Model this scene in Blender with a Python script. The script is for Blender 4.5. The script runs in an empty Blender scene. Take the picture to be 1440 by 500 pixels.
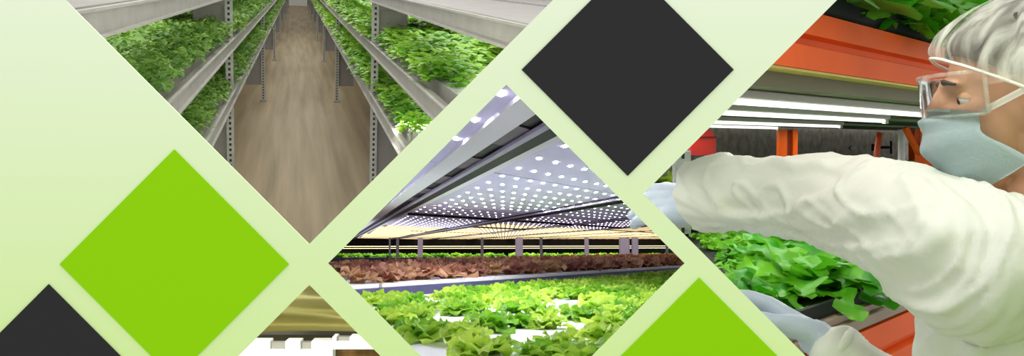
import bpy, bmesh, math, random
from mathutils import Vector, Matrix, noise, Euler

# ------------------------------------------------------------------ camera, world, exposure
SC = bpy.context.scene
COL = SC.collection
F = 1200.0                       # focal length in pixels of the 1440-wide frame
CAM = Vector((0, 0, 1.5))
HZ = 200.0                       # picture row of the eye level
DP = 0.78                        # distance of the display wall
cd = bpy.data.cameras.new('camera')
cam = bpy.data.objects.new('camera', cd); COL.objects.link(cam)
cam.location = CAM; cam.rotation_euler = (math.pi/2, 0, 0)
cd.sensor_width = 36; cd.lens = F/1440*36; cd.shift_y = -50/1440
cd.clip_start = .02; cd.clip_end = 300
SC.camera = cam
w = bpy.data.worlds.new('world'); SC.world = w; w.use_nodes = True
w.node_tree.nodes['Background'].inputs[0].default_value = (1, 1, 1, 1)
w.node_tree.nodes['Background'].inputs[1].default_value = .93
SC.view_settings.view_transform = 'Standard'; SC.view_settings.look = 'None'
SC.view_settings.gamma = 1; SC.view_settings.use_curve_mapping = False
SC.view_settings.exposure = 0.0
SC.cycles.use_denoising = True
SC.cycles.transparent_max_bounces = 16
rnd = random.Random(7)

def area_light(name, M, sx, sy, power, col=(1, 1, 1)):
    l = bpy.data.lights.new(name, 'AREA'); l.shape = 'RECTANGLE'; l.size = sx; l.size_y = sy
    l.energy = power; l.color = col
    o = bpy.data.objects.new(name, l); COL.objects.link(o); o.matrix_world = M
    return o

def aim(p, q):
    z = (Vector(p)-Vector(q)).normalized(); return Matrix.Translation(p) @ z.to_track_quat('Z', 'Y').to_matrix().to_4x4()
area_light('worker_fill', aim((.30, .88, 2.15), (.72, 1.25, 1.42)), .35, .25, 3.7, (1, 1, .97))        # added fill light on the worker, not a lamp of the room
area_light('foil_fill', aim((-.42, .95, 1.36), (-.34, 1.5, 1.26)), .2, .1, 3.8, (1, .97, .86))    # added fill light to brighten the foil and trays
# ------------------------------------------------------------------ helpers
def ray(px, py): return Vector(((px-720)/F, 1, (HZ-py)/F))
def P(px, py, Y): return CAM + ray(px, py)*Y
def proj(p):
    d = p-CAM
    return (720+F*d.x/d.y, HZ-F*d.z/d.y)
def frame(vx, vy):
    y = ray(vx, vy).normalized(); x = Vector((y.y, -y.x, 0)).normalized(); z = x.cross(y)
    return Matrix(((x.x, y.x, z.x, CAM.x), (x.y, y.y, z.y, CAM.y), (x.z, y.z, z.z, CAM.z), (0, 0, 0, 1)))
# the partitions between the rooms: planes along the eye lines behind the strips of the wall
def plane_sum(S):  return Vector((1, (920-S)/F, -1))     # >0 on the lower right of the diagonal
def plane_dif(D):  return Vector((1, (520-D)/F, 1))      # >0 on the upper right of the diagonal
N13, N34, N53 = plane_sum(804), plane_dif(613), plane_dif(63)
N4L = Vector((1, (720-850)/F, 0))           # left end of the worker's room, behind the board between the openings

def srgb(r, g, b):
    f = lambda c: (c/255/12.92 if c/255 <= .04045 else ((c/255+.055)/1.055)**2.4)
    return (f(r), f(g), f(b), 1)

def new_obj(name, me, parent=None, M=None):
    o = bpy.data.objects.new(name, me); COL.objects.link(o)
    if parent is not None: o.parent = parent
    if M is not None: o.matrix_basis = M
    return o
def thing(name, label, cat, M=None, group=None):
    return tag(new_obj(name, None, None, M or Matrix()), label, cat, group)
def tag(o, label, cat=None, group=None, kind=None):
    if label: o['label'] = label
    if cat: o['category'] = cat
    if group: o['group'] = group
    if kind: o['kind'] = kind
    return o
def mesh_of(bm, mat, smooth=False, name='mesh'):
    me = bpy.data.meshes.new(name)
    bmesh.ops.recalc_face_normals(bm, faces=bm.faces[:])
    if smooth:
        for f in bm.faces: f.smooth = True
    bm.to_mesh(me); bm.free(); me.materials.append(mat)
    return me
def obj(name, bm, mat, parent=None, M=None, smooth=False):
    return new_obj(name, mesh_of(bm, mat, smooth, name), parent, M)
def B(): return bmesh.new()
def box(bm, lo, hi, bev=0):
    lo = Vector(lo); hi = Vector(hi); c = (lo+hi)/2; s = hi-lo
    r = bmesh.ops.create_cube(bm, size=1, matrix=Matrix.Translation(c) @ Matrix.Diagonal((abs(s.x), abs(s.y), abs(s.z), 1)))
    if bev:
        es = list({e for v in r['verts'] for e in v.link_edges})
        bmesh.ops.bevel(bm, geom=es, offset=bev, segments=2, affect='EDGES', profile=.6)
    return bm
def bar(bm, p, q, wx, wz, up=(0, 0, 1)):
    p = Vector(p); q = Vector(q); y = (q-p).normalized(); x = y.cross(Vector(up)).normalized(); z = x.cross(y)
    M = Matrix(((x.x, y.x, z.x, 0), (x.y, y.y, z.y, 0), (x.z, y.z, z.z, 0), (0, 0, 0, 1)))
    bmesh.ops.create_cube(bm, size=1, matrix=Matrix.Translation((p+q)/2) @ M @ Matrix.Diagonal((wx, (q-p).length, wz, 1)))
    return bm
def tube(bm, pts, r, seg=8, flat=None):
    pts = [Vector(p) for p in pts]; rings = []
    for i, p in enumerate(pts):
        d = (pts[min(i+1, len(pts)-1)]-pts[max(i-1, 0)]).normalized()
        a = d.orthogonal().normalized() if i == 0 else (rings[-1][1]-d*rings[-1][1].dot(d)).normalized()
        b = d.cross(a); rr = r[i] if isinstance(r, (list, tuple)) else r
        rings.append(([bm.verts.new(p+(a*math.cos(t)+b*math.sin(t))*rr) for t in [2*math.pi*k/seg for k in range(seg)]], a))
    for (A, _), (C, _) in zip(rings, rings[1:]):
        for k in range(seg): bm.faces.new((A[k], A[(k+1) % seg], C[(k+1) % seg], C[k]))
    bm.faces.new(rings[0][0][::-1]); bm.faces.new(rings[-1][0])
    return bm
def grid(bm, fn, nu, nv):
    vs = [[bm.verts.new(fn(i/nu, j/nv)) for j in range(nv+1)] for i in range(nu+1)]
    for i in range(nu):
        for j in range(nv): bm.faces.new((vs[i][j], vs[i+1][j], vs[i+1][j+1], vs[i][j+1]))
    return bm
def clip(bm, n, M=None):
    """cut away what lies beyond a partition (n is a world normal through the eye point; M the frame of bm)"""
    no = n; co = CAM
    if M is not None:
        I = M.inverted(); no = (M.to_3x3().transposed() @ n); co = I @ CAM
    r = bmesh.ops.bisect_plane(bm, geom=bm.verts[:]+bm.edges[:]+bm.faces[:], plane_co=co, plane_no=no.normalized(), clear_outer=True)
    ed = [e for e in r['geom_cut'] if isinstance(e, bmesh.types.BMEdge) and e.is_boundary]
    if ed: bmesh.ops.holes_fill(bm, edges=ed, sides=0)
    return bm
def solid(bm, t):
    bmesh.ops.solidify(bm, geom=bm.faces[:], thickness=t); return bm
def part(name, bm, mat, parent, smooth=False):
    if not bm.verts: bm.free(); return None
    return obj(name, bm, mat, parent, None, smooth)

# ------------------------------------------------------------------ materials
def mat(name, col, rough=.6, metal=0, var=0, scale=8, bump=0, bscale=40, trans=0, coat=0, col2=None, stretch=None, spec=.4):
    m = bpy.data.materials.new(name); m.use_nodes = True; nt = m.node_tree; n = nt.nodes; L = nt.links
    b = n['Principled BSDF']; b.inputs['Roughness'].default_value = rough; b.inputs['Metallic'].default_value = metal
    b.inputs['Specular IOR Level'].default_value = spec
    b.inputs['Base Color'].default_value = col
    if coat: b.inputs['Coat Weight'].default_value = coat
    tc = n.new('ShaderNodeTexCoord'); src = tc.outputs['Object']
    if stretch:
        mp = n.new('ShaderNodeMapping'); mp.inputs['Scale'].default_value = stretch; L.new(src, mp.inputs[0]); src = mp.outputs[0]
    cout = None
    if var or col2:
        t = n.new('ShaderNodeTexNoise'); t.inputs['Scale'].default_value = scale; t.inputs['Detail'].default_value = 5; L.new(src, t.inputs['Vector'])
        r = n.new('ShaderNodeValToRGB'); r.color_ramp.elements[0].position = .32; r.color_ramp.elements[1].position = .68
        c2 = col2 or tuple(min(1, c*(1+var)) for c in col[:3])+(1,)
        c1 = col if col2 else tuple(c*(1-var) for c in col[:3])+(1,)
        r.color_ramp.elements[0].color = c1; r.color_ramp.elements[1].color = c2
        L.new(t.outputs['Fac'], r.inputs[0]); L.new(r.outputs[0], b.inputs['Base Color']); cout = r.outputs[0]
    if bump:
        t = n.new('ShaderNodeTexNoise'); t.inputs['Scale'].default_value = bscale; t.inputs['Detail'].default_value = 4; L.new(src, t.inputs['Vector'])
        bp = n.new('ShaderNodeBump'); bp.inputs['Strength'].default_value = bump; bp.inputs['Distance'].default_value = .01
        L.new(t.outputs['Fac'], bp.inputs['Height']); L.new(bp.outputs[0], b.inputs['Normal'])
    if trans:
        tr = n.new('ShaderNodeBsdfTranslucent'); tr.inputs[0].default_value = col
        if cout: L.new(cout, tr.inputs[0])
        mx = n.new('ShaderNodeMixShader'); mx.inputs[0].default_value = trans
        L.new(b.outputs[0], mx.inputs[1]); L.new(tr.outputs[0], mx.inputs[2]); L.new(mx.outputs[0], n['Material Output'].inputs[0])
    return m
def leaf_mat(name, c1, c2, rough=.45, trans=.35, scale=14):
    """two leaf greens, mottled over the leaf and differing from plant to plant"""
    m = bpy.data.materials.new(name); m.use_nodes = True; nt = m.node_tree; n = nt.nodes; L = nt.links
    b = n['Principled BSDF']; b.inputs['Roughness'].default_value = rough; b.inputs['Specular IOR Level'].default_value = .35
    tc = n.new('ShaderNodeTexCoord'); oi = n.new('ShaderNodeObjectInfo')
    t = n.new('ShaderNodeTexNoise'); t.inputs['Scale'].default_value = scale; t.inputs['Detail'].default_value = 3
    L.new(tc.outputs['Object'], t.inputs['Vector'])
    a = n.new('ShaderNodeMath'); a.operation = 'MULTIPLY_ADD'; a.inputs[1].default_value = .5; L.new(oi.outputs['Random'], a.inputs[0]); L.new(t.outputs['Fac'], a.inputs[2])
    s = n.new('ShaderNodeMath'); s.operation = 'SUBTRACT'; s.inputs[1].default_value = .25; L.new(a.outputs[0], s.inputs[0])
    r = n.new('ShaderNodeValToRGB'); r.color_ramp.elements[0].position = .25; r.color_ramp.elements[1].position = .75
    r.color_ramp.elements[0].color = c1; r.color_ramp.elements[1].color = c2
    L.new(s.outputs[0], r.inputs[0]); L.new(r.outputs[0], b.inputs['Base Color'])
    tr = n.new('ShaderNodeBsdfTranslucent'); L.new(r.outputs[0], tr.inputs[0])
    mx = n.new('ShaderNodeMixShader'); mx.inputs[0].default_value = trans
    L.new(b.outputs[0], mx.inputs[1]); L.new(tr.outputs[0], mx.inputs[2]); L.new(mx.outputs[0], n['Material Output'].inputs[0])
    return m
def emit(name, col, s):
    m = bpy.data.materials.new(name); m.use_nodes = True; b = m.node_tree.nodes['Principled BSDF']
    b.inputs['Base Color'].default_value = col; b.inputs['Emission Color'].default_value = col; b.inputs['Emission Strength'].default_value = s
    return m
def sheer(name, col, alpha, streak=30, stretch=(1, 1, 1), rough=.6, lo=.25):
    """thin see-through fabric or plastic: transparent mixed with a solid sheet, uneven like wrinkled fleece"""
    m = bpy.data.materials.new(name); m.use_nodes = True; nt = m.node_tree; n = nt.nodes; L = nt.links
    b = n['Principled BSDF']; b.inputs['Base Color'].default_value = col; b.inputs['Roughness'].default_value = rough
    tc = n.new('ShaderNodeTexCoord'); mp = n.new('ShaderNodeMapping'); mp.inputs['Scale'].default_value = stretch; L.new(tc.outputs['Object'], mp.inputs[0])
    t = n.new('ShaderNodeTexNoise'); t.inputs['Scale'].default_value = streak; t.inputs['Detail'].default_value = 4; t.inputs['Distortion'].default_value = .6
    L.new(mp.outputs[0], t.inputs['Vector'])
    mr = n.new('ShaderNodeMapRange'); mr.inputs[1].default_value = .35; mr.inputs[2].default_value = .68; mr.inputs[3].default_value = max(0, alpha-lo); mr.inputs[4].default_value = min(1, alpha+lo)
    L.new(t.outputs['Fac'], mr.inputs[0])
    tp = n.new('ShaderNodeBsdfTransparent'); mx = n.new('ShaderNodeMixShader')
    L.new(mr.outputs[0], mx.inputs[0]); L.new(tp.outputs[0], mx.inputs[1]); L.new(b.outputs[0], mx.inputs[2]); L.new(mx.outputs[0], n['Material Output'].inputs[0])
    return m
def slot_mat(name, col, pitch, wslot, axis_half):
    """galvanised post with a row of dark punched slots up its face (object axes: origin at the foot of the post)"""
    m = mat(name, col, .45, .3, var=.12, scale=30); nt = m.node_tree; n = nt.nodes; L = nt.links; b = n['Principled BSDF']
    src = b.inputs['Base Color'].links[0].from_socket
    tc = n.new('ShaderNodeTexCoord'); sx = n.new('ShaderNodeSeparateXYZ'); L.new(tc.outputs['Object'], sx.inputs[0])
    def M(op, a, v=None):
        q = n.new('ShaderNodeMath'); q.operation = op; L.new(a, q.inputs[0])
        if v is not None:
            if isinstance(v, float): q.inputs[1].default_value = v
            else: L.new(v, q.inputs[1])
        return q.outputs[0]
    s1 = M('LESS_THAN', M('FRACT', M('DIVIDE', sx.outputs[2], pitch)), wslot)
    s2 = M('LESS_THAN', M('ABSOLUTE', sx.outputs[0]), axis_half)
    k = M('MULTIPLY', s1, s2)
    mx = n.new('ShaderNodeMix'); mx.data_type = 'RGBA'; L.new(k, mx.inputs[0]); L.new(src, mx.inputs[6]); mx.inputs[7].default_value = srgb(40, 40, 38)
    L.new(mx.outputs[2], b.inputs['Base Color'])
    return m

# ------------------------------------------------------------------ the display wall with its diamond openings
def wall_pt(px, py, Y=DP): return P(px, py, Y)
def diamond(cx, cy, h): return [(cx-h, cy), (cx, cy-h), (cx+h, cy), (cx, cy+h)]
mint = bpy.data.materials.new('mint_board'); mint.use_nodes = True
_n = mint.node_tree.nodes; _l = mint.node_tree.links
_tc = _n.new('ShaderNodeTexCoord'); _sx = _n.new('ShaderNodeSeparateXYZ'); _mr = _n.new('ShaderNodeMapRange'); _rp = _n.new('ShaderNodeValToRGB')
_l.new(_tc.outputs['Object'], _sx.inputs[0]); _l.new(_sx.outputs[2], _mr.inputs[0])
_mr.inputs[1].default_value = wall_pt(0, 500).z; _mr.inputs[2].default_value = wall_pt(0, 0).z
_rp.color_ramp.elements[0].color = srgb(212, 239, 160); _rp.color_ramp.elements[1].color = srgb(232, 244, 214)
_l.new(_mr.outputs[0], _rp.inputs[0]); _l.new(_rp.outputs[0], (_d := _n.new('ShaderNodeBsdfDiffuse')).inputs[0]); _l.new(_d.outputs[0], _n['Material Output'].inputs[0])

bm = B()
loops = [[(-1.9, 0), (1.9, 0), (1.9, 2.6), (-1.9, 2.6)]]
for d in (diamond(434.5, 0, 343), diamond(712, 370, 251), diamond(1335, 272, 430), diamond(435, 650, 250)):
    loops.append([(wall_pt(*q).x, wall_pt(*q).z) for q in d])
edges = []
for lp in loops:
    vs = [bm.verts.new((x, DP, z)) for x, z in lp]
    edges += [bm.edges.new((vs[i], vs[(i+1) % len(vs)])) for i in range(len(vs))]
bmesh.ops.triangle_fill(bm, use_beauty=True, edges=edges, normal=(0, -1, 0))
ext = bmesh.ops.extrude_face_region(bm, geom=bm.faces[:])
bmesh.ops.translate(bm, verts=[v for v in ext['geom'] if isinstance(v, bmesh.types.BMVert)], vec=(0, .002, 0))
wf = obj('wall_front', bm, mint); tag(wf, 'pale green board wall with four diamond openings', None, None, 'structure')

def plain(name, c):
    m = mat(name, c); d = m.node_tree.nodes.new('ShaderNodeBsdfDiffuse'); d.inputs[0].default_value = c
    m.node_tree.links.new(d.outputs[0], m.node_tree.nodes['Material Output'].inputs[0]); return m
green_t, dark_t = plain('lime_tile', srgb(142, 208, 18)), plain('charcoal_tile', srgb(49, 49, 49))
def tile(cx, cy, h, m, label):
    bm = B(); vs = [bm.verts.new(wall_pt(*q)-CAM*0-wall_pt(cx, cy)) for q in diamond(cx, cy, h)]
    bm.faces.new(vs); e = bmesh.ops.extrude_face_region(bm, geom=bm.faces[:])
    bmesh.ops.translate(bm, verts=[v for v in e['geom'] if isinstance(v, bmesh.types.BMVert)], vec=(0, -.0012, 0))
    o = obj('wall_tile', bm, m, None, Matrix.Translation(wall_pt(cx, cy)+Vector((0, -.00005, 0))))
    return tag(o, label, 'tile')
tile(245.5, 371, 161, green_t, 'lime green diamond tile left of the aisle opening, with a whole outline')
tile(983, 550, 160, green_t, 'lime green diamond tile below the worker, only its top half in view')
tile(882.5, 98, 149, dark_t, 'large charcoal diamond tile between the light-panel opening and the worker')
tile(69, 548, 149, dark_t, 'charcoal diamond tile in the bottom left corner under the lime green tile')

# partitions added out of view behind the strips to stop light spilling between rooms
board = mat('pale_board', srgb(228, 228, 230), .8, var=.05, scale=3)  # made pale so that the added partitions bounce light
def partition(name, a, b, y0, y1):
    (ax, ay), (bx, by) = a, b
    bm = B(); q = [P(ax, ay, y0), P(bx, by, y0), P(bx, by, y1), P(ax, ay, y1)]
    n = (q[1]-q[0]).cross(q[3]-q[0]).normalized()*.003
    lo = [bm.verts.new(p-n) for p in q]; hi = [bm.verts.new(p+n) for p in q]
    bm.faces.new(lo[::-1]); bm.faces.new(hi)
    for i in range(4): bm.faces.new((lo[i], lo[(i+1) % 4], hi[(i+1) % 4], hi[i]))
    return tag(obj(name, bm, board), 'added pale board partition stopping light between two growing rooms', None, None, 'structure')
partition('wall_partition_aisle', (430, 374), (964, -160), .79, 32)
partition('wall_partition_worker', (720, 107), (1000, 387), 2.2, 32)
partition('wall_partition_foil', (433, 370), (620, 557), .79, 6)

# ------------------------------------------------------------------ leaves
def leaf(bm, base, az, length, width, up, bend, ruffle, nu=6, nv=4, jag=0, rs=None, cup=.2, tip=.75, stem=.12, waves=None, lobes=0):
    """a leaf springing from base: rises at angle `up`, bends outward by `bend`, with a ruffled and jagged edge"""
    rs = rs or rnd
    c = Vector((math.cos(az), math.sin(az), 0)); s = Vector((-math.sin(az), math.cos(az), 0))
    ph = rs.uniform(0, 6.28); fr = waves or rs.uniform(7, 11)
    p = Vector(base); ang = up; step = length/nu; rows = []; tw = rs.uniform(-.35, .35)
    for i in range(nu+1):
        u = i/nu
        d = c*math.cos(ang)+Vector((0, 0, 1))*math.sin(ang); nrm = -c*math.sin(ang)+Vector((0, 0, 1))*math.cos(ang)
        ss = (s*math.cos(tw*u)+nrm*math.sin(tw*u)); nn = nrm*math.cos(tw*u)-s*math.sin(tw*u)
        wd = width*(stem+(1-stem)*math.sin(math.pi*min(1, u**tip*.93+.02))**.75) if u < 1 else width*.22
        if lobes: wd *= 1+jag*math.sin(6.2832*u*lobes-1.2)
        elif jag: wd *= 1+jag*((i % 2)*2-1)
        row = []
        for j in range(nv+1):
            v = j/nv*2-1
            r = ruffle*abs(v)**1.6*math.sin(fr*u+ph+(1.7 if v > 0 else 0))+cup*wd*v*v*.6
            row.append(bm.verts.new(p+ss*(v*wd*.5)+nn*r+d*(-abs(v)*wd*.12)))
        rows.append(row); p = p+d*step; ang -= bend/nu
    for a, b in zip(rows, rows[1:]):
        for j in range(nv): bm.faces.new((a[j], a[j+1], b[j+1], b[j]))
def plant_mesh(kind, seed, m):
    rs = random.Random(seed); bm = B()
    if kind == 'lettuce':                      # open frilly head
        for k in range(13):
            t = k/13; az = k*2.4+rs.uniform(-.3, .3)
            leaf(bm, (0, 0, 0), az, rs.uniform(.12, .16)*(1-.3*t), rs.uniform(.095, .125)*(1-.25*t), .45+.95*t, 1.0+.3*rs.random(), rs.uniform(.012, .022), 7, 6, .16, rs)
    elif kind == 'red':
        for k in range(15):
            t = k/15; az = k*2.4+rs.uniform(-.3, .3)
            leaf(bm, (0, 0, 0), az, rs.uniform(.15, .2)*(1-.25*t), .12*(1-.2*t), .5+.9*t, 1.0, .026, 6, 4, .22, rs)
    elif kind == 'herb':                       # clump of small pointed leaves on thin stems
        for k in range(130):
            a = rs.uniform(0, 6.28); r = .058*math.sqrt(rs.random()); z = rs.uniform(.012, .075)*(1-.35*(r/.058)**2)
            leaf(bm, (r*math.cos(a), r*math.sin(a), z), rs.uniform(0, 6.28), rs.uniform(.016, .027), rs.uniform(.010, .015), rs.uniform(.1, 1.0), 1.1, .001, 3, 2, 0, rs, .3)
    elif kind == 'basil':                      # rounder, glossier leaves
        for k in range(80):
            a = rs.uniform(0, 6.28); r = .055*math.sqrt(rs.random()); z = rs.uniform(.012, .07)*(1-.3*(r/.055)**2)
            leaf(bm, (r*math.cos(a), r*math.sin(a), z), rs.uniform(0, 6.28), rs.uniform(.022, .034), rs.uniform(.019, .027), rs.uniform(.0, .8), 1.2, .001, 4, 2, 0, rs, -.25)
    elif kind == 'bigbasil':
        for k in range(9):
            leaf(bm, (0, 0, .01+.012*k), k*2.4, rs.uniform(.06, .085), rs.uniform(.045, .06), rs.uniform(.2, .9), 1.0, .002, 6, 4, 0, rs, -.2)
    elif kind == 'mizuna':                     # long deeply cut leaves on pale stalks
        for k in range(18):
            t = k/18; az = k*2.4+rs.uniform(-.3, .3)
            leaf(bm, (0, 0, 0), az, rs.uniform(.17, .25), rs.uniform(.07, .1), .3+.9*t, rs.uniform(.9, 1.5), .012, 26, 8, .34, rs, .1, 1.3, .1, 15, 5.5)
    elif kind == 'spoon':
        for k in range(10):
            leaf(bm, (0, 0, 0), k*2.4, rs.uniform(.12, .17), rs.uniform(.06, .085), .3+.1*k, 1.2, .006, 8, 4, 0, rs, -.15, 1.6)
    return mesh_of(bm, m, True, kind)
herb_m = leaf_mat('herb_leaf', srgb(80, 126, 44), srgb(140, 180, 78))
basil_m = leaf_mat('basil_leaf', srgb(84, 150, 34), srgb(160, 206, 68), .35)
lett_m = leaf_mat('lettuce_leaf', srgb(112, 180, 36), srgb(202, 230, 92), .4, .5)
far_m = leaf_mat('young_lettuce_leaf', srgb(90, 160, 30), srgb(170, 215, 50))
red_m = leaf_mat('red_lettuce_leaf', srgb(168, 108, 98), srgb(222, 184, 138), .5, .45)
miz_m = leaf_mat('salad_leaf', srgb(56, 150, 16), srgb(140, 212, 46), .35, .4, 9)
spoon_m = leaf_mat('broad_leaf', srgb(50, 110, 30), srgb(120, 190, 60), .35, .35, 9)
PM = {k: [plant_mesh(k, 10*i+hash(len(k)) % 7+i, m) for i in range(n)] for k, n, m in
      (('herb', 4, herb_m), ('basil', 4, basil_m), ('bigbasil', 2, basil_m), ('lettuce', 6, lett_m), ('red', 4, red_m), ('mizuna', 4, miz_m), ('spoon', 3, spoon_m))}
PM['farlettuce'] = []
for me in PM['lettuce'][:3]:
    m2 = me.copy(); m2.materials.clear(); m2.materials.append(far_m); PM['farlettuce'].append(m2)
def plant(kind, name, R, pos, s, label, cat, group, tilt=0):
    M = R @ Matrix.Translation(pos) @ Euler((rnd.uniform(-tilt, tilt), rnd.uniform(-tilt, tilt), rnd.uniform(0, 6.28))).to_matrix().to_4x4() @ Matrix.Scale(s, 4)
    return tag(new_obj(name, rnd.choice(PM[kind]), None, M), label, cat, group)
def mass(kind, name, R, poss, label, cat):
    """the many small plants beyond the counted ones, as one object"""
    bm = B()
    for pos, s in poss:
        t = B(); t.from_mesh(rnd.choice(PM[kind])); bmesh.ops.transform(t, matrix=Matrix.Translation(pos) @ Matrix.Rotation(rnd.uniform(0, 6.28), 4, 'Z') @ Matrix.Scale(s, 4), verts=t.verts[:])
        me = bpy.data.meshes.new('t'); t.to_mesh(me); t.free(); bm.from_mesh(me); bpy.data.meshes.remove(me)
    return tag(obj(name, bm, PM[kind][0].materials[0], None, R, True), label, cat, None, 'stuff')

# ================================================================== ROOM 1: the aisle between two growing racks
R1 = frame(418, -33)
galv = mat('galvanised_steel', srgb(168, 165, 158), .5, .2, var=.08, scale=25)
galv_d = mat('dull_steel_sheet', srgb(150, 146, 142), .6, .2, var=.06, scale=12)
white_pl = mat('white_foam', srgb(238, 240, 240), .7, var=.02)
post_m = slot_mat('slotted_post', srgb(172, 172, 166), .022, .5, .0045)
floor_m = mat('concrete_floor', srgb(158, 142, 110), .55, 0, var=.0, scale=5, col2=srgb(190, 174, 142), stretch=(3.2, .12, 1), bump=.05, bscale=20)
wall_m = mat('white_wall', srgb(225, 225, 218), .8, var=.02)
LV = (-.05, -.25, -.46)
YS = [3.6+3.49*k for k in range(8)]
YEND = 31.0
bm = B(); grid(bm, lambda u, v: Vector((-1.6+3.2*u, 3.0+(YEND-3.0)*v, -1)), 4, 8); solid(bm, .03); clip(bm, N13, R1)
tag(obj('floor', bm, floor_m, None, R1), 'brown concrete aisle floor', None, None, 'structure')
bm = B(); box(bm, (-1.6, YEND, -1.03), (1.6, YEND+.1, .8))
tag(obj('wall_back', bm, wall_m, None, R1), 'white wall at the end of the aisle', None, None, 'structure')

def rack(sg, x0, depth, label, name, front=True):
    """slotted uprights, side rails, decks and hanging plates; x0 is the face to the aisle, sg the side it lies on"""
    t = thing(name, label, 'rack', R1 @ Matrix.Translation((x0, YS[0], -1)))
    off = Matrix.Translation((-x0, -YS[0], 1))
    def pt(nm, bm, m, par=None):
        if sg > 0: clip(bm, N13, R1)
        if not bm.verts: bm.free(); return None
        bmesh.ops.transform(bm, matrix=off, verts=bm.verts[:])
        return obj(nm, bm, m, par or t)
    x1 = x0+sg*depth
    a = lambda x, w: (min(x, x+sg*w), max(x, x+sg*w))
    for k, y in enumerate(YS):
        for xx in (x0, x1):
            # an upright: C profile (face + two flanges); its own origin at its foot so that the slots run up the face
            bm = B(); box(bm, (-.014, -.002, 0), (.014, .002, 1.35)); box(bm, (-.014, .002, 0), (-.011, .03, 1.35)); box(bm, (.011, .002, 0), (.014, .03, 1.35))
            Mw = R1 @ Matrix.Translation((xx, y, -1))
            if sg > 0: clip(bm, N13, Mw)
            if bm.verts:
                po = obj('post', bm, post_m, t, Matrix.Translation((xx-x0, y-YS[0], 0)))
                fb = B(); box(fb, (-.026, -.02, 0), (.026, .045, .012))
                if sg > 0: clip(fb, N13, Mw)
                if fb.verts: obj('foot_plate', fb, galv_d, po)
        if front:
            lo, hi = a(x0+sg*.012, .125)
            bm = B(); box(bm, (lo, y+.035, -.235), (hi, y+.05, -.10)); pt('end_plate', bm, galv)
            bm = B(); box(bm, (lo, y+.035, -.87), (hi, y+.05, -.53), .003); pt('side_plate', bm, galv_d)
        bm = B(); bar(bm, (x1-sg*.01, y+.05, -.23), (x1-sg*.12, y+.05, -.05), .012, .012, (0, 1, 0)); pt('brace', bm, galv)
        for z in LV:
            bm = B(); lo, hi = a(x0, depth); box(bm, (lo, y+.002, z-.075), (hi, y+.02, z-.045)); pt('cross_bar', bm, galv_d)
    ys = [.98]+YS+[YEND-.3]
    for b0, b1 in zip(ys, ys[1:]):
        for li, z in enumerate(LV):
            for xx, s2 in ((x0, 1), (x1, -1)):
                bm = B(); lo, hi = a(xx, sg*s2*0+sg*s2*.006 if False else .006)
                h0, h1 = (z-.052, z-.005)
                if li == 0: h0, h1 = z-.04, z+.0
                lo, hi = min(xx, xx-sg*s2*.014), max(xx, xx-sg*s2*.014)
                box(bm, (lo, b0, h0), (hi, b1, h1)); box(bm, (min(xx, xx-sg*s2*.022), b0, h1-.004), (max(xx, xx-sg*s2*.022), b1, h1)); box(bm, (min(xx, xx-sg*s2*.022), b0, h0), (max(xx, xx-sg*s2*.022), b1, h0+.004))
                pt('rail', bm, galv)
            if li == 0:
                bm = B(); lo, hi = a(x0+sg*.012, depth-.024); box(bm, (lo, b0+.02, z-.02), (hi, b1-.02, z-.004)); pt('deck', bm, galv_d)
    return t
def trough(sg, x0, wd, y0, y1, z, label, group):
    t = thing('growing_trough', label, 'trough', R1 @ Matrix.Translation((x0+sg*wd/2, (y0+y1)/2, z-.055)), group)
    off = Matrix.Translation((-(x0+sg*wd/2), -(y0+y1)/2, -(z-.055)))
    lo, hi = min(x0, x0+sg*wd), max(x0, x0+sg*wd)
    bm = B(); box(bm, (lo, y0, z-.05), (hi, y1, z-.045)); box(bm, (lo, y0, z-.045), (lo+.008, y1, z+.008)); box(bm, (hi-.008, y0, z-.045), (hi, y1, z+.008))
    box(bm, (lo+.008, y0, z-.045), (hi-.008, y0+.008, z+.008)); box(bm, (lo+.008, y1-.008, z-.045), (hi-.008, y1, z+.008))
    fm = B(); n = max(1, int((y1-y0)/1.1))
    for i in range(n): box(fm, (lo+.014, y0+.014+(y1-y0-.028)*i/n, z-.04), (hi-.014, y0+.014+(y1-y0-.028)*(i+1)/n-.006, z-.006), .003)
    for nm, b, m in (('channel', bm, galv), ('foam_raft', fm, white_pl)):
        if sg > 0: clip(b, N13, R1)
        if b.verts: bmesh.ops.transform(b, matrix=off, verts=b.verts[:]); obj(nm, b, m, t)
        else: b.free()
XL, XR, DEP = -.265, .315, .40
rack(-1, XL, DEP, 'galvanised growing rack along the left side of the aisle', 'growing_rack')
rack(1, XR, DEP, 'galvanised growing rack along the right side of the aisle', 'growing_rack')
rack(-1, XL-DEP-.05, DEP, 'second galvanised rack standing behind the left aisle rack', 'growing_rack', False)
rack(1, XR+DEP+.05, DEP, 'second galvanised rack standing behind the right aisle rack', 'growing_rack', False)
farherbs = {-1: [], 1: []}
def inside1(p):       # kept clear of the partition
    q = R1 @ Vector(p); d = q-CAM
    return d.dot(N13) < -.075
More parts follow.
